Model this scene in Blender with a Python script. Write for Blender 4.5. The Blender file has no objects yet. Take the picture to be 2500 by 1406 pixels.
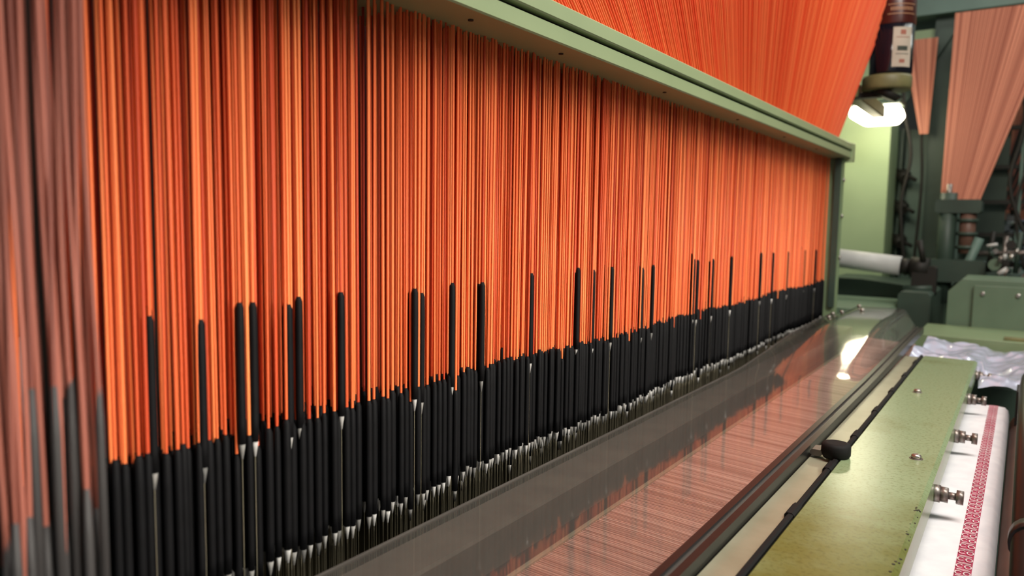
import bpy, math, random
from mathutils import Vector, Matrix, noise
random.seed(7)
H = 1.45
scene = bpy.context.scene

# ---------------------------------------------------------------- materials
def newmat(name):
    m = bpy.data.materials.new(name); m.use_nodes = True
    nt = m.node_tree
    return m, nt, nt.nodes["Principled BSDF"]
def mat(name, col, rough=0.5, metal=0.0, spec=0.5, noise_scale=8.0, col2=None, bump=0.0, coat=0.0, emit=None, estr=0, stretch=None):
    m, nt, b = newmat(name)
    b.inputs['Roughness'].default_value = rough
    b.inputs['Metallic'].default_value = metal
    b.inputs['Specular IOR Level'].default_value = spec
    b.inputs['Coat Weight'].default_value = coat
    if emit:
        b.inputs['Emission Color'].default_value = (*emit, 1)
        b.inputs['Emission Strength'].default_value = estr
    tc = nt.nodes.new('ShaderNodeTexCoord')
    mp = nt.nodes.new('ShaderNodeMapping')
    if stretch: mp.inputs['Scale'].default_value = stretch
    nt.links.new(tc.outputs['Object'], mp.inputs['Vector'])
    nz = nt.nodes.new('ShaderNodeTexNoise')
    nz.inputs['Scale'].default_value = noise_scale
    nz.inputs['Detail'].default_value = 6
    nt.links.new(mp.outputs['Vector'], nz.inputs['Vector'])
    if col2 is None: col2 = tuple(c*0.75 for c in col)
    rp = nt.nodes.new('ShaderNodeValToRGB')
    rp.color_ramp.elements[0].position = 0.35
    rp.color_ramp.elements[1].position = 0.65
    rp.color_ramp.elements[0].color = (*col2, 1)
    rp.color_ramp.elements[1].color = (*col, 1)
    nt.links.new(nz.outputs['Fac'], rp.inputs['Fac'])
    nt.links.new(rp.outputs['Color'], b.inputs['Base Color'])
    if bump:
        bp = nt.nodes.new('ShaderNodeBump'); bp.inputs['Strength'].default_value = bump
        bp.inputs['Distance'].default_value = 0.002
        nt.links.new(nz.outputs['Fac'], bp.inputs['Height'])
        nt.links.new(bp.outputs['Normal'], b.inputs['Normal'])
    return m

def cordmat(name, c1, c2, rough=0.42, c3=None, spec=0.4):
    """satin cord, every island gets its own tint"""
    m, nt, b = newmat(name)
    g = nt.nodes.new('ShaderNodeNewGeometry')
    r = nt.nodes.new('ShaderNodeValToRGB')
    r.color_ramp.elements[0].color = (*c1, 1); r.color_ramp.elements[1].color = (*c2, 1)
    if c3:
        e=r.color_ramp.elements.new(0.35); e.color=(*c3,1)
    nt.links.new(g.outputs['Random Per Island'], r.inputs['Fac'])
    nt.links.new(r.outputs['Color'], b.inputs['Base Color'])
    b.inputs['Roughness'].default_value = rough
    b.inputs['Specular IOR Level'].default_value = spec
    return m

M_cord  = cordmat('orange_cord', (0.50,0.055,0.018), (0.95,0.265,0.082), 0.40, (0.82,0.145,0.042), 0.3)
M_cord_shade = cordmat('shaded_orange_cord', (0.26,0.020,0.010), (0.84,0.17,0.05), 0.45, (0.64,0.08,0.024), 0.3)  # back-row copy of the cord, shade between rows put into its colour
M_cord2 = cordmat('red_orange_cord', (0.90,0.085,0.022), (1.0,0.20,0.06), 0.5)
M_pink  = cordmat('dusty_pink_cord', (0.18,0.048,0.032), (0.40,0.13,0.09), 0.5)
M_bgc   = cordmat('salmon_cord', (0.32,0.08,0.045), (0.76,0.31,0.19), 0.5)
M_warp  = cordmat('warp_thread', (0.38,0.21,0.17), (0.70,0.46,0.39), 0.6)
M_black = mat('black_sheath', (0.0040,0.0040,0.0048), 0.65, spec=0.15, col2=(0.003,0.003,0.0035), noise_scale=60)
M_grey  = mat('grey_sheath', (0.045,0.042,0.042), 0.6)
M_tip   = cordmat('white_plastic_tip', (0.14,0.14,0.135), (0.72,0.71,0.69), 0.4, (0.32,0.31,0.29))
M_wire  = mat('steel_wire', (0.55,0.50,0.36), 0.3, 0.8)
M_green = mat('sage_green_paint', (0.22,0.30,0.165), 0.42, noise_scale=5, col2=(0.19,0.265,0.14), bump=0.05)
M_midgr = mat('mid_green_paint', (0.14,0.21,0.14), 0.45, noise_scale=5, col2=(0.11,0.17,0.11))
M_beam  = mat('beam_green_paint', (0.31,0.385,0.21), 0.4, noise_scale=7, col2=(0.285,0.36,0.195))
M_pale  = mat('pale_green_paint', (0.36,0.47,0.26), 0.5, noise_scale=3, col2=(0.31,0.42,0.23))
M_teal  = mat('teal_green_paint', (0.12,0.19,0.155), 0.5, noise_scale=4)
M_dkgrn = mat('dark_green_paint', (0.045,0.075,0.055), 0.5, noise_scale=6)
M_dark  = mat('dark_steel', (0.02,0.018,0.014), 0.6, 0.2)
M_maroon= mat('dark_red_back', (0.07,0.010,0.006), 0.8)
M_olive = mat('oily_olive_steel', (0.06,0.05,0.024), 0.5, 0.2, noise_scale=12, col2=(0.035,0.03,0.014))
M_greyb = mat('brushed_grey_bar', (0.17,0.15,0.125), 0.35, 0.2, noise_scale=20, col2=(0.13,0.113,0.095))
M_rail  = mat('black_rail', (0.010,0.010,0.010), 0.35)
M_rub   = mat('black_rubber', (0.008,0.008,0.008), 0.7, spec=0.2)
M_railg = mat('grey_rail', (0.16,0.145,0.13), 0.3, 0.4)
M_ledge = mat('anodised_ledge', (0.36,0.36,0.26), 0.35, 0.3, noise_scale=15, col2=(0.29,0.29,0.20))
M_steel = mat('bolt_steel', (0.50,0.48,0.45), 0.3, 0.9, noise_scale=40, col2=(0.34,0.31,0.28))
M_rust  = mat('weathered_steel', (0.33,0.30,0.28), 0.4, 0.7, noise_scale=90, col2=(0.17,0.13,0.11))
M_white = mat('white_cloth', (0.74,0.73,0.76), 0.8, noise_scale=30, col2=(0.66,0.65,0.69), bump=0.2)
M_clut  = mat('light_grey_part', (0.62,0.62,0.60), 0.5)
M_crim  = mat('crimson_tape', (0.42,0.03,0.09), 0.7, noise_scale=80)
M_motif = mat('white_weave', (0.80,0.72,0.73), 0.8)
M_brown = mat('brown_roller', (0.19,0.10,0.07), 0.5)
M_floor = mat('concrete_floor', (0.22,0.21,0.19), 0.6, noise_scale=4)
M_wall  = mat('painted_wall', (0.30,0.32,0.31), 0.8, noise_scale=2)
M_ceil  = mat('ceiling_paint', (0.30,0.32,0.32), 0.8)
M_bott  = mat('dark_glass', (0.007,0.008,0.014), 0.15, coat=0.3)
M_bottr = mat('maroon_sleeve', (0.07,0.014,0.010), 0.3)
M_label = mat('cream_label', (0.52,0.45,0.36), 0.7)
M_gold  = mat('gold_print', (0.40,0.20,0.10), 0.5)
M_ink   = mat('label_ink', (0.04,0.05,0.035), 0.7)
M_inkr  = mat('label_red_ink', (0.35,0.12,0.08), 0.7)
M_brack = mat('olive_cast_bracket', (0.20,0.19,0.08), 0.5, noise_scale=20)
M_lamp  = mat('lamp_glass', (1,0.95,0.8), 0.5, emit=(1.0,0.90,0.66), estr=13, col2=(0.9,0.85,0.7))
M_tube  = mat('fluorescent_tube', (1,1,1), 0.5, emit=(0.9,0.97,1.0), estr=4)
M_blue  = mat('pale_blue_panel', (0.45,0.56,0.80), 0.5)

# green cover with oily stain
M_panel, nt, b = newmat('oil_stained_green_paint')
tc = nt.nodes.new('ShaderNodeTexCoord')
n1 = nt.nodes.new('ShaderNodeTexNoise'); n1.inputs['Scale'].default_value = 3.4; n1.inputs['Detail'].default_value = 10; n1.inputs['Roughness'].default_value=0.62
n2 = nt.nodes.new('ShaderNodeTexNoise'); n2.inputs['Scale'].default_value = 190; n2.inputs['Detail'].default_value = 3
nt.links.new(tc.outputs['Object'], n1.inputs['Vector']); nt.links.new(tc.outputs['Object'], n2.inputs['Vector'])
sx = nt.nodes.new('ShaderNodeSeparateXYZ'); nt.links.new(tc.outputs['Object'], sx.inputs[0])
mr = nt.nodes.new('ShaderNodeMapRange'); mr.inputs['From Min'].default_value=0.75; mr.inputs['From Max'].default_value=1.6
mr.inputs['To Min'].default_value=-0.16; mr.inputs['To Max'].default_value=0.13
nt.links.new(sx.outputs['Y'], mr.inputs['Value'])
ad = nt.nodes.new('ShaderNodeMath'); ad.operation='ADD'
nt.links.new(n1.outputs['Fac'], ad.inputs[0]); nt.links.new(mr.outputs['Result'], ad.inputs[1])
r1 = nt.nodes.new('ShaderNodeValToRGB')
r1.color_ramp.elements[0].position = 0.28; r1.color_ramp.elements[0].color = (0.12,0.13,0.032,1)
r1.color_ramp.elements[1].position = 0.56; r1.color_ramp.elements[1].color = (0.225,0.30,0.165,1)
nt.links.new(ad.outputs[0], r1.inputs['Fac'])
r2 = nt.nodes.new('ShaderNodeValToRGB')
r2.color_ramp.elements[0].position = 0.36; r2.color_ramp.elements[0].color = (0.6,0.56,0.44,1)
r2.color_ramp.elements[1].position = 0.48; r2.color_ramp.elements[1].color = (1,1,1,1)
nt.links.new(n2.outputs['Fac'], r2.inputs['Fac'])
mx = nt.nodes.new('ShaderNodeMix'); mx.data_type='RGBA'; mx.blend_type='MULTIPLY'; mx.inputs['Factor'].default_value=0.5
nt.links.new(r1.outputs['Color'], mx.inputs['A']); nt.links.new(r2.outputs['Color'], mx.inputs['B'])
nt.links.new(mx.outputs['Result'], b.inputs['Base Color'])
b.inputs['Roughness'].default_value = 0.26
bp = nt.nodes.new('ShaderNodeBump'); bp.inputs['Strength'].default_value=0.10; bp.inputs['Distance'].default_value=0.001
nt.links.new(n2.outputs['Fac'], bp.inputs['Height']); nt.links.new(bp.outputs['Normal'], b.inputs['Normal'])

# clear acrylic
M_acr = bpy.data.materials.new('clear_acrylic'); M_acr.use_nodes=True
nt = M_acr.node_tree; nt.nodes.clear()
o = nt.nodes.new('ShaderNodeOutputMaterial'); mxs = nt.nodes.new('ShaderNodeMixShader')
fr = nt.nodes.new('ShaderNodeFresnel'); fr.inputs['IOR'].default_value = 1.7
tr = nt.nodes.new('ShaderNodeBsdfTransparent'); tr.inputs['Color'].default_value=(0.92,0.91,0.89,1)
gl = nt.nodes.new('ShaderNodeBsdfGlossy'); gl.inputs['Roughness'].default_value=0.06
tcn = nt.nodes.new('ShaderNodeTexCoord'); nn = nt.nodes.new('ShaderNodeTexNoise'); nn.inputs['Scale'].default_value=6
bpn = nt.nodes.new('ShaderNodeBump'); bpn.inputs['Strength'].default_value=0.05; bpn.inputs['Distance'].default_value=0.01
nt.links.new(tcn.outputs['Object'], nn.inputs['Vector']); nt.links.new(nn.outputs['Fac'], bpn.inputs['Height'])
nt.links.new(bpn.outputs['Normal'], gl.inputs['Normal'])
df = nt.nodes.new('ShaderNodeBsdfDiffuse'); df.inputs['Color'].default_value=(0.50,0.47,0.42,1)
mh = nt.nodes.new('ShaderNodeMixShader'); mh.inputs['Fac'].default_value=0.10
nt.links.new(tr.outputs[0], mh.inputs[1]); nt.links.new(df.outputs[0], mh.inputs[2])
nt.links.new(fr.outputs[0], mxs.inputs['Fac']); nt.links.new(mh.outputs[0], mxs.inputs[1]); nt.links.new(gl.outputs[0], mxs.inputs[2])
nt.links.new(mxs.outputs[0], o.inputs['Surface'])

M_film, nt, b = newmat('crinkled_plastic_film')
b.inputs['Base Color'].default_value=(0.60,0.64,0.82,1); b.inputs['Roughness'].default_value=0.2
b.inputs['Transmission Weight'].default_value=0.15; b.inputs['Coat Weight'].default_value=0.6

# ---------------------------------------------------------------- mesh builder
class MB:
    def __init__(s): s.v=[]; s.f=[]; s.mi=[]; s.sm=[]; s.mats=[]
    def m(s, mt):
        if mt not in s.mats: s.mats.append(mt)
        return s.mats.index(mt)
    def tube(s, pts, rad, mt, n=6, caps=True):
        k=s.m(mt); base=len(s.v); P=[Vector(p) for p in pts]
        if not isinstance(rad,(list,tuple)): rad=[rad]*len(P)
        for i,p in enumerate(P):
            d=(P[min(i+1,len(P)-1)]-P[max(i-1,0)]).normalized()
            a=Vector((1,0,0)) if abs(d.x)<0.9 else Vector((0,1,0))
            u=d.cross(a).normalized(); w=d.cross(u)
            for j in range(n):
                t=2*math.pi*j/n
                q=p+(u*math.cos(t)+w*math.sin(t))*rad[i]
                s.v.append((q.x,q.y,q.z))
        for i in range(len(P)-1):
            for j in range(n):
                a0=base+i*n+j; a1=base+i*n+(j+1)%n
                s.f.append((a0,a1,a1+n,a0+n)); s.mi.append(k); s.sm.append(True)
        if caps:
            s.f.append(tuple(base+j for j in range(n))[::-1]); s.mi.append(k); s.sm.append(False)
            e=base+(len(P)-1)*n
            s.f.append(tuple(e+j for j in range(n))); s.mi.append(k); s.sm.append(False)
    def prism(s, prof, y0, y1, mt, axis='y'):
        k=s.m(mt); b0=len(s.v); n=len(prof)
        for yy in (y0,y1):
            for (a,c) in prof:
                s.v.append((a,yy,c) if axis=='y' else ((yy,a,c) if axis=='x' else (a,c,yy)))
        for j in range(n):
            s.f.append((b0+j,b0+(j+1)%n,b0+n+(j+1)%n,b0+n+j)); s.mi.append(k); s.sm.append(False)
        s.f.append(tuple(b0+j for j in range(n))); s.mi.append(k); s.sm.append(False)
        s.f.append(tuple(b0+n+j for j in range(n))[::-1]); s.mi.append(k); s.sm.append(False)
    def box(s,x0,x1,y0,y1,z0,z1,mt,c=0.0):
        if c>0: prof=[(x0+c,z0),(x1-c,z0),(x1,z0+c),(x1,z1-c),(x1-c,z1),(x0+c,z1),(x0,z1-c),(x0,z0+c)]
        else: prof=[(x0,z0),(x1,z0),(x1,z1),(x0,z1)]
        s.prism(prof,y0,y1,mt)
    def sweep(s, prof, ys, zf, mt, smooth=False, close=True):
        k=s.m(mt); b0=len(s.v); n=len(prof)
        for y in ys:
            for (a,c) in prof: s.v.append((a,y,c+zf(y)))
        rng = n if close else n-1
        for i in range(len(ys)-1):
            for j in range(rng):
                a0=b0+i*n+j; a1=b0+i*n+(j+1)%n
                s.f.append((a0,a1,a1+n,a0+n)); s.mi.append(k); s.sm.append(smooth)
        if close:
            s.f.append(tuple(b0+j for j in range(n))); s.mi.append(k); s.sm.append(False)
            e=b0+(len(ys)-1)*n
            s.f.append(tuple(e+j for j in range(n))[::-1]); s.mi.append(k); s.sm.append(False)
    def obj(s, name, parent=None, bevel=0, recalc=True):
        me=bpy.data.meshes.new(name); me.from_pydata([(x,y,z+H) for x,y,z in s.v],[],s.f)
        for mt in s.mats: me.materials.append(mt)
        me.polygons.foreach_set('material_index', s.mi)
        me.polygons.foreach_set('use_smooth', s.sm)
        me.update()
        if recalc:
            import bmesh
            bm=bmesh.new(); bm.from_mesh(me); bmesh.ops.recalc_face_normals(bm, faces=bm.faces); bm.to_mesh(me); bm.free()
        ob=bpy.data.objects.new(name, me); scene.collection.objects.link(ob)
        if parent: ob.parent=parent
        if bevel:
            md=ob.modifiers.new('bevel','BEVEL'); md.width=bevel; md.segments=2; md.limit_method='ANGLE'
        return ob
def empty(name, parent=None):
    e=bpy.data.objects.new(name,None); scene.collection.objects.link(e); e.empty_display_size=0.1
    if parent: e.parent=parent
    return e

loom = empty('jacquard_loom')
# ---------------------------------------------------------------- harness curtain
harness = empty('harness',loom)
cords=MB(); she=MB(); tips=MB(); wires=MB()
ZB,ZT = -0.338,-0.203
ROWS=8
# lifted heddles: (y position, lift, how many side by side)
RAISED=[(0.332,.118,2),(0.378,.112,2),(0.418,.122,1),(0.433,.120,1),(0.473,.115,2),(0.487,.122,1),(0.543,.122,3),
(0.659,.116,2),(0.672,.112,1),(0.729,.120,1),(0.794,.120,2),(0.914,.122,1),(1.053,.124,2),(1.105,.118,1),
(1.173,.122,3),(1.30,.118,2),(1.35,.122,1),(1.568,.124,2),(1.59,.12,1),(1.686,.121,2),(1.82,.122,1),(2.07,.124,2),(2.19,.122,2),(2.35,.121,1),(2.56,.122,2),(2.72,.118,1)]
def harness_cord(x,y,dz,rr,sr,wire,mt):
    zt=ZT+dz; zb=ZB+dz
    jx=random.uniform(-0.002,0.002); jy=random.uniform(-0.002,0.002)
    cords.tube([(x,y,zt-0.01),(x+jx*.5,y+jy*.5,(zt+0.3)/2),(x+jx,y+jy,0.30)],rr,mt,6,False)
    she.tube([(x,y,zb),(x,y,zb+0.02),(x,y,zt-0.03),(x,y,zt-0.005),(x,y,zt)],[sr*.9,sr,sr,sr*0.92,sr*0.5],M_black,7)
    tips.tube([(x,y,zb+0.003),(x,y,zb-0.003),(x,y,zb-0.015)],[sr*0.78,sr*0.70,0.0009],M_tip,7)
    if wire: wires.tube([(x,y,zb-0.01),(x,y,-0.66)],0.0005,M_wire,4,False)
for r in range(ROWS):
    x0=-0.60-0.0095*r
    y=0.13+0.003*r+random.random()*0.01
    while y<2.855:
        fine=max(0,min(1,(y-0.8)/0.8))      # finer, denser draft towards the far selvedge
        y+=(random.uniform(0.0075,0.0130) if r<2 else random.uniform(0.0060,0.0100))*(1-0.24*fine)
        if y<0.285 and random.random()<0.74: continue
        if 0.575<y<0.640 and r>0 and random.random()<0.84: continue
        q=random.random()
        dz=random.uniform(-0.004,0.004)+0.004*math.sin(y*9+r)-0.0015*r
        if r>0:
            if q<0.008: dz+=random.uniform(0.10,0.12)
            elif q<0.02: dz+=random.uniform(0.01,0.02)
        if q>0.965: dz-=0.020
        rr=(random.uniform(0.0012,0.0020) if r<2 else random.uniform(0.0011,0.0018))*(1-0.22*fine)
        harness_cord(x0+random.uniform(-0.003,0.003),y,dz,rr,random.uniform(0.0037,0.0045)*(1-0.1*fine),r<5,M_cord if r<3 else M_cord_shade)
for (y,lift_,n) in RAISED:
    for j in range(n):
        harness_cord(-0.598-0.009*j,y+0.004*j+random.uniform(-.001,.001),lift_+random.uniform(-.004,.004)-(0.0 if j==0 else random.uniform(-.010,.010)),0.0016,0.0042,True,M_cord)
cords.obj('cords',harness,recalc=False); she.obj('sheaths',harness,recalc=False)
tips.obj('tips',harness,recalc=False); wires.obj('spring_wires',harness,recalc=False)

# near pinkish bundle
bundle=MB()
for i in range(30):
    y=0.1835+0.0019*i+random.uniform(-.0015,.0015); x=-0.500+random.uniform(-0.010,0.010)
    zt=random.choice([-0.20,-0.21,-0.19,-0.12,-0.23,-0.24]); ph=random.random()*6
    pts=[]
    for k in range(15):
        f=k/14; z=zt+f*(0.40-zt)
        pts.append((x+0.002*math.sin(ph+f*5),y+0.0020*math.sin(ph*2+f*7.5)*(1-f*.3),z))
    bundle.tube(pts,[random.uniform(0.0012,0.0023)]*15,M_pink,7,False)
    sr=0.0030
    bundle.tube([(pts[0][0],pts[0][1],zt-0.16),(pts[0][0],pts[0][1],zt-0.02),(pts[0][0],pts[0][1],zt+0.012)],[sr,sr,sr*.6],M_grey,8)
    bundle.tube([(pts[0][0],pts[0][1],zt-0.66),(pts[0][0],pts[0][1],zt-0.15)],0.0008,M_wire,4,False)
bundle.obj('selvedge_bundle',harness,recalc=False)

upper=MB()
for r in range(6):
    y=-0.2+0.002*r
    while y<2.87:
        y+=random.uniform(0.0075,0.0105)
        x=-0.590-0.011*r
        yt=y+(y-2.6)*1.45
        upper.tube([(x,y,0.275),(x+0.30+0.01*r,yt,1.50)],random.uniform(0.0017,0.0026),M_cord2,5,False)
upper.obj('upper_cords',harness,recalc=False)

# ---------------------------------------------------------------- comber beam (green) and loom frame
bm1=MB()
bm1.box(-0.70,-0.536,-0.3,2.90,0.238,0.261,M_beam,0.002)
bm1.box(-0.70,-0.545,-0.3,2.89,0.261,0.2665,M_dark)
bm1.box(-0.58,-0.532,-0.3,2.90,0.2665,0.289,M_beam,0.002)
bm1.box(-0.72,-0.528,2.90,2.925,0.225,0.292,M_beam,0.003)
bm1.obj('comber_beam',loom)
rv=MB()
for y in (0.72,0.93,1.30,1.72,2.12,2.5):
    rv.tube([(-0.565,y,0.2382),(-0.565,y,0.2365)],0.0035,M_dark,12)
rv.obj('beam_rivets',loom)
post=MB()
post.box(-0.66,-0.556,2.875,2.905,-1.45,0.236,M_green,0.003)
post.box(-0.58,-0.560,2.862,2.875,-0.30,0.236,M_dkgrn,0.002)
for z in (0.16,0.03,-0.12):
    post.tube([(-0.556,2.888,z),(-0.55,2.888,z)],0.007,M_steel,8)
post.box(-0.74,-0.66,-0.36,-0.30,-1.45,0.5,M_green,0.003)
post.obj('end_posts',loom)
back=MB()
back.box(-0.86,-0.84,0.60,2.87,-0.30,0.30,M_maroon)  # maroon and dark-steel sheets added so gaps between cords read as shade
back.box(-1.06,-1.02,0.42,2.87,-1.0,0.55,M_dark)
back.box(-0.75,-0.735,0.25,2.87,-1.0,-0.36,M_olive)
back.obj('dark_backing',loom)
body=MB()
body.box(-0.735,-0.55,-0.3,2.87,-1.45,-0.66,M_dark)
body.box(-0.55,-0.265,-0.3,2.86,-1.45,-0.435,M_dkgrn)
body.box(-0.551,-0.488,-0.3,2.84,-0.435,-0.362,M_greyb,0.003)
body.box(-0.488,-0.446,-0.3,2.84,-0.435,-0.410,M_rail)  # dark strip put in for the black sheaths' reflection in the cover
body.box(-0.446,-0.440,-0.3,2.84,-0.435,-0.390,M_ledge,0.001)
body.box(-0.265,-0.11,-0.3,2.33,-1.45,-0.392,M_green)
body.box(-0.11,0.0,-0.3,2.0,-1.45,-0.62,M_dkgrn)
body.box(-0.265,0.03,2.34,2.90,-1.45,-0.43,M_dkgrn)
body.obj('lower_bed',loom)
wp=MB(); y=-0.2
while y<2.83:
    y+=random.uniform(0.0032,0.0050)
    wp.tube([(-0.440,y,-0.394),(-0.38,y+0.004,-0.398),(-0.285,y+0.006,-0.404)],random.uniform(0.0009,0.0015),M_warp,5,False)
wp.box(-0.440,-0.285,-0.2,2.83,-0.435,-0.410,M_warp)
wp.obj('warp_sheet',loom,recalc=False)

# ---------------------------------------------------------------- acrylic cover
def sm(t): t=max(0,min(1,t)); return t*t*(3-2*t)
def zc(y): return 0.012*sm((y-1.7)/1.1)
def soft(t,w): return 0.5*(t+math.sqrt(t*t+w*w))
def lift(y): return 0.118*(soft(y-1.78,0.04)-soft(y-2.28,0.06))
cover=empty('acrylic_cover',loom)
ac=MB(); kk=ac.m(M_acr)
XS=[-0.552+0.276*i/24 for i in range(25)]; NY=130; NX=len(XS)-1
for j in range(NY+1):
    y=-0.3+3.12*j/NY
    for x in XS:
        ac.v.append((x,y,-0.354+zc(y)+lift(y)*sm((-0.280-x)/0.05)*(1-0.55*sm((-0.45-x)/0.10))))
for j in range(NY):
    for i in range(NX):
        a=j*(NX+1)+i; ac.f.append((a,a+1,a+NX+2,a+NX+1)); ac.mi.append(kk); ac.sm.append(True)
ac.obj('sheet',cover,recalc=False)
ys=[-0.3+i*0.05 for i in range(63)]
rl=MB()
rl.sweep([(-0.286,-0.362),(-0.277,-0.362),(-0.277,-0.350),(-0.286,-0.350)],ys,zc,M_rail)
rl.sweep([(-0.277,-0.366),(-0.270,-0.366),(-0.270,-0.355),(-0.277,-0.355)],ys,zc,M_railg)
rl.sweep([(-0.270,-0.370),(-0.261,-0.370),(-0.261,-0.350),(-0.270,-0.350)],ys,zc,M_rail)
rl.sweep([(-0.5535,-0.357),(-0.5515,-0.357),(-0.5515,-0.3525),(-0.5535,-0.3525)],ys,lambda y:zc(y)+lift(y)*0.45,M_railg)  # pale strip added as a highlight along the sheet's left edge
rl.obj('edge_rail',cover)
sc=MB()
for (x,y) in ((-0.54,2.76),(-0.50,2.70),(-0.46,2.78),(-0.43,2.66),(-0.52,2.60)):
    z=-0.354+lift(y)*(1-0.55*sm((-0.45-x)/0.10))+zc(y); sc.tube([(x,y,z),(x,y,z+0.006),(x,y,z+0.009)],[0.007,0.007,0.004],M_steel,12)
sc.obj('cover_screws',cover)

# ---------------------------------------------------------------- green front cover plate
plate=empty('cover_plate',loom)
pl=MB()
pl.box(-0.260,-0.224,0.2,2.33,-0.392,-0.366,M_ledge,0.002)
pl.obj('ledge',plate)
g=MB(); g.box(-0.2225,-0.2145,0.2,2.33,-0.392,-0.3585,M_rub,0.002)
yy=0.93
while yy<2.3:
    g.box(-0.2255,-0.2135,yy,yy+0.04,-0.385,-0.3575,M_rub,0.003); yy+=0.21
g.obj('gasket',plate)
p=MB()
p.prism([(-0.214,-0.375),(-0.213,-0.362),(-0.211,-0.360),(-0.092,-0.360),(-0.086,-0.364),(-0.085,-0.400),(-0.090,-0.400),(-0.090,-0.375)],0.2,2.33,M_panel)
p.obj('top_plate',plate)
ch=MB(); rc=random.Random(5)
for i in range(26):      # paint chips showing dark steel along the near edge
    y=rc.uniform(0.78,1.06); x=-0.0885-rc.random()**2*0.006; s_=rc.uniform(.0008,.0022); z=-0.3602 if x<-0.092 else -0.3602-(x+0.092)*0.66
    ch.tube([(x,y,z+0.0001),(x,y,z+0.0006)],s_,M_dark,7)
ch.obj('paint_chips',plate)
s=MB()
for (x,y) in ((-0.172,1.80),(-0.118,1.28),(-0.15,0.62)):
    s.tube([(x,y,-0.3605),(x,y,-0.3590)],0.0095,M_rust,16)
    s.tube([(x,y,-0.3585),(x,y,-0.3545),(x,y,-0.3525)],[0.0075,0.007,0.004],M_steel,16)
s.obj('cap_screws',plate)
k=MB()
k.tube([(-0.222,1.215,-0.362),(-0.222,1.215,-0.356),(-0.222,1.215,-0.343),(-0.222,1.215,-0.339),(-0.222,1.215,-0.338)],[0.018,0.0215,0.0215,0.019,0.014],M_rub,28)
k.box(-0.258,-0.240,1.205,1.232,-0.362,-0.352,M_railg,0.003)
k.obj('clamp_knob',plate)
bt=MB()
def hexbolt(mb,y,z):
    mb.tube([(-0.088,y,z),(-0.078,y,z)],0.0125,M_rust,16)
    mb.tube([(-0.078,y,z),(-0.068,y,z)],0.0115,M_rust,6)
    mb.tube([(-0.068,y,z),(-0.058,y,z)],0.0055,M_rust,10)
    mb.tube([(-0.058,y,z),(-0.049,y,z)],0.0105,M_rust,6)
for y in (0.82,1.21,1.57,1.93,2.25): hexbolt(bt,y,-0.386)
bt.obj('side_bolts',plate)

# ---------------------------------------------------------------- cloth with woven tape
cloth=empty('woven_cloth')
c=MB()
prof=[(-0.105,-0.428),(-0.09,-0.4235),(-0.06,-0.421),(-0.03,-0.420),(-0.015,-0.421),(-0.008,-0.428),(-0.005,-0.44),(-0.008,-0.47)]
ysc=[0.2+i*0.02 for i in range(94)]
tz=lambda y:0.0012*math.sin(y*17)+0.001*math.sin(y*41)
c.sweep(prof,ysc,tz,M_white,True,False)
c.obj('white_cloth',cloth,recalc=False)
c=MB()
c.sweep([(-0.046,-0.4198),(-0.028,-0.4190)],ysc,tz,M_crim,False,False)
c.obj('crimson_tape',cloth,recalc=False)
c=MB()
def ring(mb,cx,cy,z,rx,ry,w,mt,a0=0,a1=2*math.pi,n=14):
    kk=mb.m(mt); b0=len(mb.v)
    for j in range(n+1):
        t=a0+(a1-a0)*j/n
        mb.v.append((cx+rx*math.cos(t),cy+ry*math.sin(t),z)); mb.v.append((cx+(rx-w)*math.cos(t),cy+(ry-w)*math.sin(t),z))
    for j in range(n):
        mb.f.append((b0+2*j,b0+2*j+1,b0+2*j+3,b0+2*j+2)); mb.mi.append(kk); mb.sm.append(False)
y=0.25
while y<2.05:
    z=-0.4188+tz(y)+0.0006
    ring(c,-0.0325,y,z,0.0042,0.006,0.0013,M_motif)
    ring(c,-0.0415,y,z,0.0042,0.006,0.0013,M_motif,0.6,2*math.pi-0.6)
    ring(c,-0.037,y+0.0105,z,0.0075,0.0022,0.0012,M_motif)
    y+=0.021
c.obj('tape_motifs',cloth,recalc=False)
rlr=empty('cloth_roller')
c=MB(); c.tube([(0.024,0.2,-0.470),(0.024,2.10,-0.470)],0.028,M_brown,32); c.obj('roller',rlr)
c=MB(); pts=[(0.030,0.2,-0.36),(0.030,1.85,-0.36),(0.030,1.95,-0.355),(0.033,2.03,-0.345),(0.045,2.08,-0.335)]
c.tube(pts,0.022,M_rail,20); c.tube([(0.030,1.0,-0.36),(0.030,1.03,-0.36)],0.025,M_rail,20)
c.box(0.005,0.06,2.0,2.10,-1.45,-0.37,M_dark); c.obj('guard_rod',rlr)

# crinkled plastic film beyond the plate
film=MB(); kk=film.m(M_film); nx,ny=34,54
for j in range(ny+1):
    for i in range(nx+1):
        x=-0.255+0.28*i/nx; y=2.345+0.53*j/ny
        if x>-0.08: y=2.14+0.735*j/ny
        z=-0.392+0.038*noise.noise(Vector((x*9,y*5,0)))+0.014*abs(noise.noise(Vector((x*30,y*14,5))))
        film.v.append((x,y,z))
for j in range(ny):
    for i in range(nx):
        a=j*(nx+1)+i; film.f.append((a,a+1,a+nx+2,a+nx+1)); film.mi.append(kk); film.sm.append(True)
film.obj('plastic_film',recalc=False)

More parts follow.
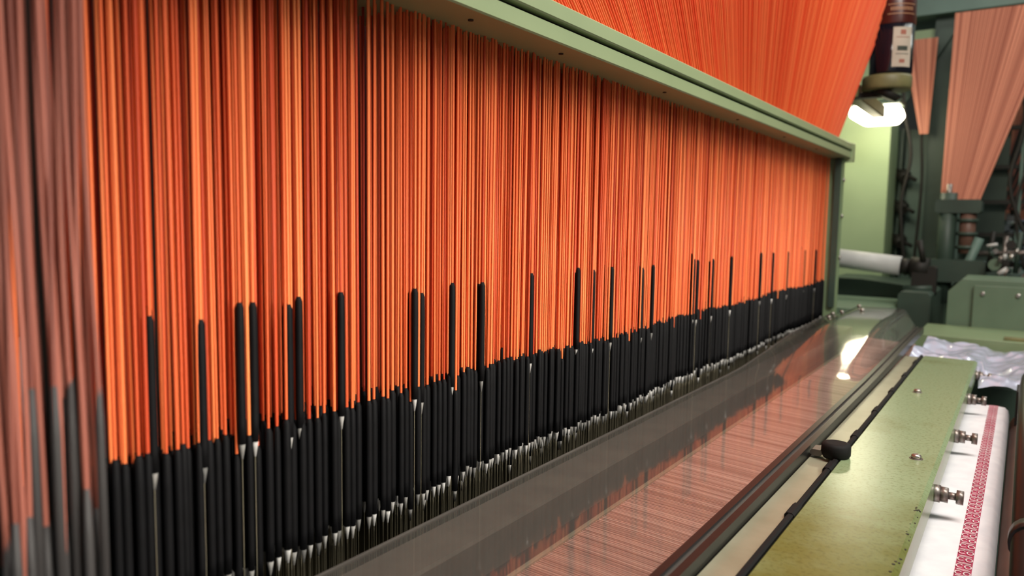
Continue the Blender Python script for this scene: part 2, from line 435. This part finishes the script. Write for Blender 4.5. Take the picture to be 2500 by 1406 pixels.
# ---------------------------------------------------------------- bottle on bracket, lamp
bx,by=-0.447,3.05
bot=empty('bottle'); q=MB(); R=0.072
q.tube([(bx,by,0.541),(bx,by,0.549),(bx,by,0.715)],[R*.94,R,R],M_bott,40)
q.tube([(bx,by,0.715),(bx,by,0.718),(bx,by,0.80),(bx,by,0.85),(bx,by,0.89),(bx,by,0.93),(bx,by,1.02)],[R,R*1.01,R*1.01,R*.9,R*.55,R*.33,R*.3],M_bottr,40)
q.tube([(bx,by,1.02),(bx,by,1.05)],R*.36,M_gold,20)
q.obj('glass',bot)
def patch(mb,a0,a1,z0,z1,rr,mt,n=10):
    kk=mb.m(mt); b0=len(mb.v)
    for j in range(n+1):
        t=a0+(a1-a0)*j/n
        for z in (z0,z1): mb.v.append((bx+rr*math.cos(t),by+rr*math.sin(t),z))
    for j in range(n):
        mb.f.append((b0+2*j,b0+2*j+2,b0+2*j+3,b0+2*j+1)); mb.mi.append(kk); mb.sm.append(True)
q=MB(); A=-math.pi/2+0.62
patch(q,A-.45,A+.48,0.562,0.700,R+.0012,M_label)
patch(q,A-.12,A+.14,0.674,0.690,R+.002,M_inkr)
patch(q,A-.30,A+.32,0.664,0.666,R+.002,M_inkr)
patch(q,A-.24,A+.26,0.618,0.634,R+.002,M_ink)
patch(q,A-.30,A+.32,0.606,0.608,R+.002,M_ink)
patch(q,A-.12,A+.14,0.576,0.588,R+.002,M_inkr)
for j in range(11):
    patch(q,A-.62+j*.1,A-.56+j*.1,0.758,0.770,R*1.01+.0012,M_gold,2)
patch(q,A-.75,A+.6,0.778,0.781,R*1.01+.0012,M_gold); patch(q,A-.75,A+.6,0.745,0.748,R*1.01+.0012,M_gold)
q.obj('label',bot,recalc=False)
br=empty('bottle_bracket'); q=MB()
q.tube([(bx-.01,by,0.490),(bx-.01,by,0.497),(bx-.01,by,0.533),(bx-.01,by,0.540)],[0.078,0.083,0.083,0.08],M_brack,32)
q.tube([(bx-.02,by,0.468),(bx-.01,by,0.490)],[0.045,0.06],M_dark,24)
q.box(bx-.13,bx+.01,by-.02,by+.02,0.468,0.488,M_dark,0.004)
q.box(bx-.15,bx-.10,by-.03,by+.6,0.472,0.525,M_brack,0.004)
q.obj('tray',br)
lamp=empty('work_lamp'); q=MB()
q.prism([(-0.735,0.565),(-0.53,0.565),(-0.515,0.52),(-0.545,0.485),(-0.69,0.485),(-0.745,0.52)],3.90,4.06,M_lamp)
q.obj('diffuser',lamp,bevel=0.012)
q=MB(); q.box(-0.75,-0.52,3.89,4.08,0.568,0.59,M_dkgrn,0.004); q.box(-0.65,-0.61,4.0,4.21,0.575,0.59,M_dkgrn); q.obj('housing',lamp)
q=MB(); q.tube([(-0.79,3.95,0.49),(-0.79,3.95,0.54),(-0.79,3.95,0.57)],[0.016,0.022,0.012],M_lamp,16); q.box(-0.80,-0.74,3.94,3.96,0.57,0.58,M_dkgrn); q.obj('side_bulb',lamp)

# ---------------------------------------------------------------- neighbouring loom & background
nb=empty('neighbouring_loom')
q=MB()
q.box(-1.7,-0.60,4.22,4.50,-1.45,0.85,M_pale,0.01)
q.box(-0.64,-0.47,4.60,4.85,-1.45,0.52,M_teal,0.01)
q.box(-0.55,-0.45,4.55,4.60,-1.45,0.47,M_teal,0.01)
q.box(-0.585,-0.575,4.50,4.60,-1.45,0.52,M_dkgrn)
q.obj('cabinet',nb)
q=MB()
for z in (0.27,0.10,-0.08):
    q.tube([(-0.57,4.58,z),(-0.57,4.50,z),(-0.55,4.46,z-0.02)],[0.04,0.036,0.025],M_dark,10)
    q.tube([(-0.60,4.5,z+.03),(-0.50,4.46,z-.03)],0.010,M_dark,8)
q.obj('control_knobs',nb)
q=MB()
q.box(-0.445,-0.345,4.36,4.46,-1.45,1.15,M_dkgrn,0.006)
q.box(-0.36,-0.338,4.355,4.37,-1.45,1.15,M_teal,0.003)
q.box(-0.9,1.5,4.40,4.52,0.93,1.00,M_pale,0.006)
q.box(-0.9,1.5,4.30,4.60,1.05,1.35,M_teal,0.01)
q.box(-0.345,0.10,4.38,4.44,0.66,0.93,M_dkgrn,0.004)
q.prism([(-0.60,0.62),(-0.56,0.62),(-0.345,0.98),(-0.42,0.98)],4.33,4.36,M_dkgrn)
q.box(-0.345,-0.10,4.7,4.75,-0.3,0.66,M_dkgrn)
for zz in (0.5,0.3,0.12,-0.05): q.box(-0.345,0.05,4.62,4.66,zz,zz+0.02,M_dark)
for xx in (-0.31,-0.25,-0.05,0.02): q.box(xx,xx+.015,4.60,4.64,-0.3,0.66,M_teal)
q.obj('gantry',nb)
q=MB()
def cable(pts,r,mt):
    P=[Vector(p) for p in pts]; out=[]
    for i in range(len(P)-1):
        p0=P[max(i-1,0)];p1=P[i];p2=P[i+1];p3=P[min(i+2,len(P)-1)]
        for k_ in range(6):
            t=k_/6; out.append(0.5*((2*p1)+(-p0+p2)*t+(2*p0-5*p1+4*p2-p3)*t*t+(-p0+3*p1-3*p2+p3)*t**3))
    out.append(P[-1]); q.tube([tuple(v) for v in out],r,mt,8)
cable([(-0.56,4.2,0.92),(-0.545,4.2,0.6),(-0.50,4.2,0.35),(-0.53,4.2,0.1),(-0.49,4.2,-0.25)],0.008,M_dark)
cable([(-0.46,4.3,0.92),(-0.47,4.3,0.5),(-0.455,4.3,0.2),(-0.47,4.3,-0.25)],0.007,M_dark)
cable([(-0.33,4.2,0.3),(-0.35,4.2,0.15),(-0.31,4.2,0.02),(-0.36,4.2,-0.1)],0.007,M_dark)
cable([(-0.10,4.25,0.9),(-0.04,4.25,0.5),(-0.08,4.25,0.2),(0.02,4.25,-0.1)],0.009,M_dark)
cable([(-0.02,4.25,0.9),(0.0,4.25,0.4),(-0.05,4.25,0.1),(0.0,4.25,-0.2)],0.007,M_dark)
q.obj('cables',nb)
q=MB()
for i in range(34):
    f=i/33
    q.tube([(-0.575+0.15*f,4.28,0.93),(-0.475+0.035*f,4.28,0.46)],0.0033,M_bgc,5,False)
q.obj('small_cord_fan',nb,recalc=False)
q=MB()
for i in range(90):
    f=i/89
    for r in range(2):
        q.tube([(-0.335+0.40*f,4.05+.03*r,0.98),(-0.335+0.15*f,3.95+.03*r,0.12)],0.0028,M_bgc,5,False)
q.obj('large_cord_fan',nb,recalc=False)
q=MB()
q.box(-0.35,-0.17,3.86,4.05,0.06,0.12,M_dkgrn,0.01)
q.tube([(-0.30,3.9,-0.35),(-0.30,3.9,0.15)],0.035,M_dkgrn,14)
q.tube([(-0.30,3.9,0.10),(-0.30,3.9,0.19)],0.012,M_rust,10)
q.tube([(-0.22,3.9,-0.12),(-0.22,3.9,0.07)],0.032,M_brown,16)
for zz in (-0.10,-0.04,0.02): q.tube([(-0.22,3.9,zz),(-0.22,3.9,zz+0.015)],0.042,M_dkgrn,16)
q.tube([(-0.25,3.88,-0.3),(-0.17,3.88,-0.05)],0.02,M_teal,10)
q.box(-0.37,-0.14,3.84,4.0,-0.25,-0.15,M_dkgrn,0.01)
for i in range(5): q.tube([(-0.13+0.05*i,3.9,-0.2),(-0.12+0.05*i,3.9,-0.02-0.02*(i%2))],0.010,[M_dark,M_rust,M_dkgrn][i%3],8)
q.tube([(-0.18,3.9,-0.12),(0.2,3.9,-0.10)],0.012,M_rust,10)
rg=random.Random(11)
for i in range(90):
    x=rg.uniform(-0.13,0.3); y=rg.uniform(3.68,4.2); z=rg.uniform(-0.22,-0.06)
    mt=rg.choice([M_dark,M_dkgrn,M_rust,M_steel,M_midgr,M_clut,M_dark])
    if i%3: q.tube([(x,y,z),(x+rg.uniform(-.04,.04),y,z+rg.uniform(-.03,.05))],rg.uniform(.004,.011),mt,8)
    else: q.tube([(x,y,z),(x,y+.03,z)],rg.uniform(.01,.025),mt,12)
q.box(-0.14,0.4,3.66,4.25,-0.35,-0.22,M_dkgrn)
q.obj('take_up_gear',nb)
q=MB()
q.box(-0.75,-0.42,3.15,4.1,-1.45,-0.33,M_midgr,0.012)
q.box(-0.42,-0.30,3.40,4.1,-1.45,-0.27,M_dkgrn,0.012)
q.prism([(-0.75,-0.33),(-0.42,-0.33),(-0.42,-0.27),(-0.62,-0.25),(-0.75,-0.25)],3.75,4.1,M_dkgrn)
q.prism([(-0.235,-0.46),(0.5,-0.46),(0.5,-0.20),(-0.19,-0.20),(-0.235,-0.25)],3.30,3.62,M_midgr)
q.prism([(-0.235,-1.45),(0.5,-1.45),(0.5,-0.46),(-0.235,-0.46)],3.30,3.62,M_dkgrn)
q.box(-0.15,0.5,3.28,3.30,-0.42,-0.22,M_midgr,0.004)
q.box(-0.30,0.5,2.93,3.28,-0.5,-0.378,M_green,0.006)
q.box(-0.04,0.02,2.96,2.99,-0.378,-0.368,M_brack,0.002)
for (x,z) in ((-0.12,-0.25),(-0.12,-0.39),(-0.01,-0.25),(-0.01,-0.39)): q.tube([(x,3.28,z),(x,3.272,z)],0.008,M_steel,6)
q.obj('side_housing',nb,bevel=0.003)
q=MB()
q.tube([(-0.76,3.60,-0.145),(-0.44,3.60,-0.175)],0.042,M_clut,28)
q.tube([(-0.80,3.60,-0.141),(-0.76,3.60,-0.145)],0.02,M_steel,14)
q.tube([(-0.44,3.60,-0.175),(-0.40,3.60,-0.178)],0.034,M_dark,20)
q.obj('take_up_roll',nb)
q=MB()
q.tube([(-0.40,3.58,-0.177),(-0.33,3.58,-0.18)],0.045,M_dark,12)
q.box(-0.39,-0.30,3.54,3.62,-0.30,-0.17,M_dark,0.008)
q.tube([(-0.35,3.55,-0.15),(-0.37,3.55,-0.06)],0.012,M_dark,10)
q.tube([(-0.42,3.55,-0.27),(-0.31,3.55,-0.26)],0.016,M_dkgrn,10)
q.obj('roll_clamp',nb)

cl=empty('distant_loom_row'); q=MB()
rnd=random.Random(3)
for i in range(420):
    x=rnd.uniform(-0.40,0.7); y=rnd.uniform(5.05,7.4); z=rnd.uniform(-0.32,0.10)
    mt=rnd.choice([M_green,M_dkgrn,M_clut,M_dark,M_dark,M_teal,M_dark,M_rust,M_dkgrn,M_steel])
    if rnd.random()<0.7:
        q.tube([(x,y,z),(x+rnd.uniform(-.09,.09),y,z+rnd.uniform(-.08,.08))],rnd.uniform(.005,.015),mt,8)
    else:
        w=rnd.uniform(.01,.035); q.box(x-w,x+w,y,y+.1,z-w*.7,z+w*.7,mt,0.003)
q.box(-0.42,1.2,5.0,7.6,-1.45,-0.34,M_midgr,0.01)
for yv in (5.4,6.3,7.2):
    q.box(-0.25,-0.18,yv,yv+.08,-0.4,1.6,M_teal); q.box(0.25,0.32,yv,yv+.08,-0.4,1.6,M_dkgrn)
    q.box(-0.4,0.8,yv,yv+.08,0.95,1.1,M_dkgrn)
q.obj('machinery',cl)
q=MB()
for i in range(34):
    f=i/33
    q.tube([(0.04+0.5*f,5.15,1.1),(-0.18+0.22*f,5.15,0.10)],0.006,M_dark if i%3 else M_pink,5,False)
for i in range(60):
    f=i/59
    q.tube([(-0.10+0.35*f,6.0,1.2),(-0.15+0.14*f,6.0,0.05)],0.004,M_bgc,5,False)
q.obj('distant_cord_fans',cl,recalc=False)
q=MB(); q.box(-0.05,0.9,7.7,7.75,-0.3,0.45,M_blue); q.obj('blue_light_standin',cl)  # added panel, distant bluish light put into its colour
bl=empty('rear_loom'); q=MB()
q.box(-2.6,-2.2,0.2,3.0,-1.45,-0.1,M_dkgrn,0.02)
q.tube([(-1.9,0.1,-0.42),(-1.9,2.0,-0.42)],0.13,M_white,28)
q.tube([(-1.9,0.0,0.02),(-1.9,2.0,0.02)],0.06,M_white,24)
q.tube([(-2.0,0.1,-0.2),(-2.0,2.0,-0.2)],0.03,M_brack,16)
q.box(-2.1,-1.7,-0.02,0.06,-1.45,0.3,M_dkgrn,0.01)
q.box(-2.1,-1.7,2.02,2.08,-1.45,0.3,M_dkgrn,0.01)
q.box(-2.6,-1.6,-0.5,3.0,0.20,1.5,M_dark,0.01)
q.obj('warp_beams',bl)

# ---------------------------------------------------------------- room
def slab(name,x0,x1,y0,y1,z0,z1,mt):
    q=MB(); q.box(x0,x1,y0,y1,z0-H,z1-H,mt); return q.obj(name)
slab('floor',-5,5,-4,12,-0.1,0,M_floor)
slab('ceiling',-5,5,-4,12,4.0,4.1,M_ceil)
slab('wall_left',-5.1,-5,-4,12,0,4.0,M_wall)
slab('wall_right',5,5.1,-4,12,0,4.0,M_wall)
slab('wall_back',-5,5,12,12.1,0,4.0,M_wall)
def fixture(x,y,z,L):
    e=empty('ceiling_light'); a=MB()
    a.box(x-.12,x+.12,y-L/2,y+L/2,z-H+.03,z-H+.09,M_ceil,0.01)
    a.box(x-.01,x+.01,y-.4,y-.38,z-H+.09,4.0-H,M_ceil); a.box(x-.01,x+.01,y+.38,y+.4,z-H+.09,4.0-H,M_ceil); a.obj('housing',e)
    a=MB(); a.tube([(x-.05,y-L/2,z-H+.01),(x-.05,y+L/2,z-H+.01)],.016,M_tube,12); a.tube([(x+.05,y-L/2,z-H+.01),(x+.05,y+L/2,z-H+.01)],.016,M_tube,12); a.obj('tubes',e)
for (x,y) in ((1.5,1.0),(1.5,5.5),(-2.6,2.0),(-2.6,6.5),(0.2,8.5)): fixture(x,y,3.7,1.5)

def area(name,loc,tgt,sx,sy,pw,col,spread=None):
    d=bpy.data.lights.new(name,'AREA'); d.shape='RECTANGLE'; d.size=sx; d.size_y=sy; d.energy=pw; d.color=col
    if spread: d.spread=math.radians(spread)
    ob=bpy.data.objects.new(name,d); scene.collection.objects.link(ob); ob.location=loc
    ob.rotation_euler=(Vector(tgt)-Vector(loc)).to_track_quat('-Z','Y').to_euler(); return ob
area('fluorescent_key',(0.22,1.1,3.55),(-0.45,1.2,1.2),0.7,2.4,90,(1.0,0.95,0.86))
area('fluorescent_side',(1.35,0.9,3.2),(-0.6,1.0,1.2),0.6,1.6,38,(1.0,0.94,0.85))
area('added_curtain_fill',(1.30,1.15,1.50),(-0.6,1.15,1.29),3.1,0.12,4.4,(1.0,0.94,0.84),24)  # unseen strip added to brighten the mid cords and leave their tops dim
area('fluorescent_rear_bay',(0.8,4.2,3.5),(-0.2,4.6,1.0),2.0,1.0,28,(0.97,1.0,0.94))
area('fluorescent_far_bay',(0.5,7.5,3.5),(0,6.8,1.0),2.0,1.0,60,(0.9,0.97,1.0))
area('fluorescent_left_bay',(-3.2,0.8,3.4),(-2.0,0.8,0.8),1.5,1.0,50,(0.97,1.0,1.0))
pd=bpy.data.lights.new('work_lamp_glow','POINT'); pd.energy=2.2; pd.color=(1,0.88,0.62); pd.shadow_soft_size=0.06
po=bpy.data.objects.new('work_lamp_glow',pd); scene.collection.objects.link(po); po.location=(-0.62,3.80,H+0.46)

w=bpy.data.worlds.new('World'); scene.world=w; w.use_nodes=True
w.node_tree.nodes['Background'].inputs[0].default_value=(0.85,0.9,0.92,1)
w.node_tree.nodes['Background'].inputs[1].default_value=0.4
scene.view_settings.view_transform='Standard'

# ---------------------------------------------------------------- camera
cd=bpy.data.cameras.new('Camera'); cam=bpy.data.objects.new('Camera',cd); scene.collection.objects.link(cam)
cd.sensor_width=36; cd.lens=25.99; cd.clip_start=0.02
cd.dof.use_dof=True; cd.dof.focus_distance=1.05; cd.dof.aperture_fstop=4.0
Mx=Matrix.Rotation(math.radians(34.7),4,'Z')@Matrix.Rotation(math.radians(90-5.3),4,'X')@Matrix.Rotation(math.radians(0.9),4,'Z')
cam.matrix_world=Matrix.Translation((0,0,H))@Mx
scene.camera=cam
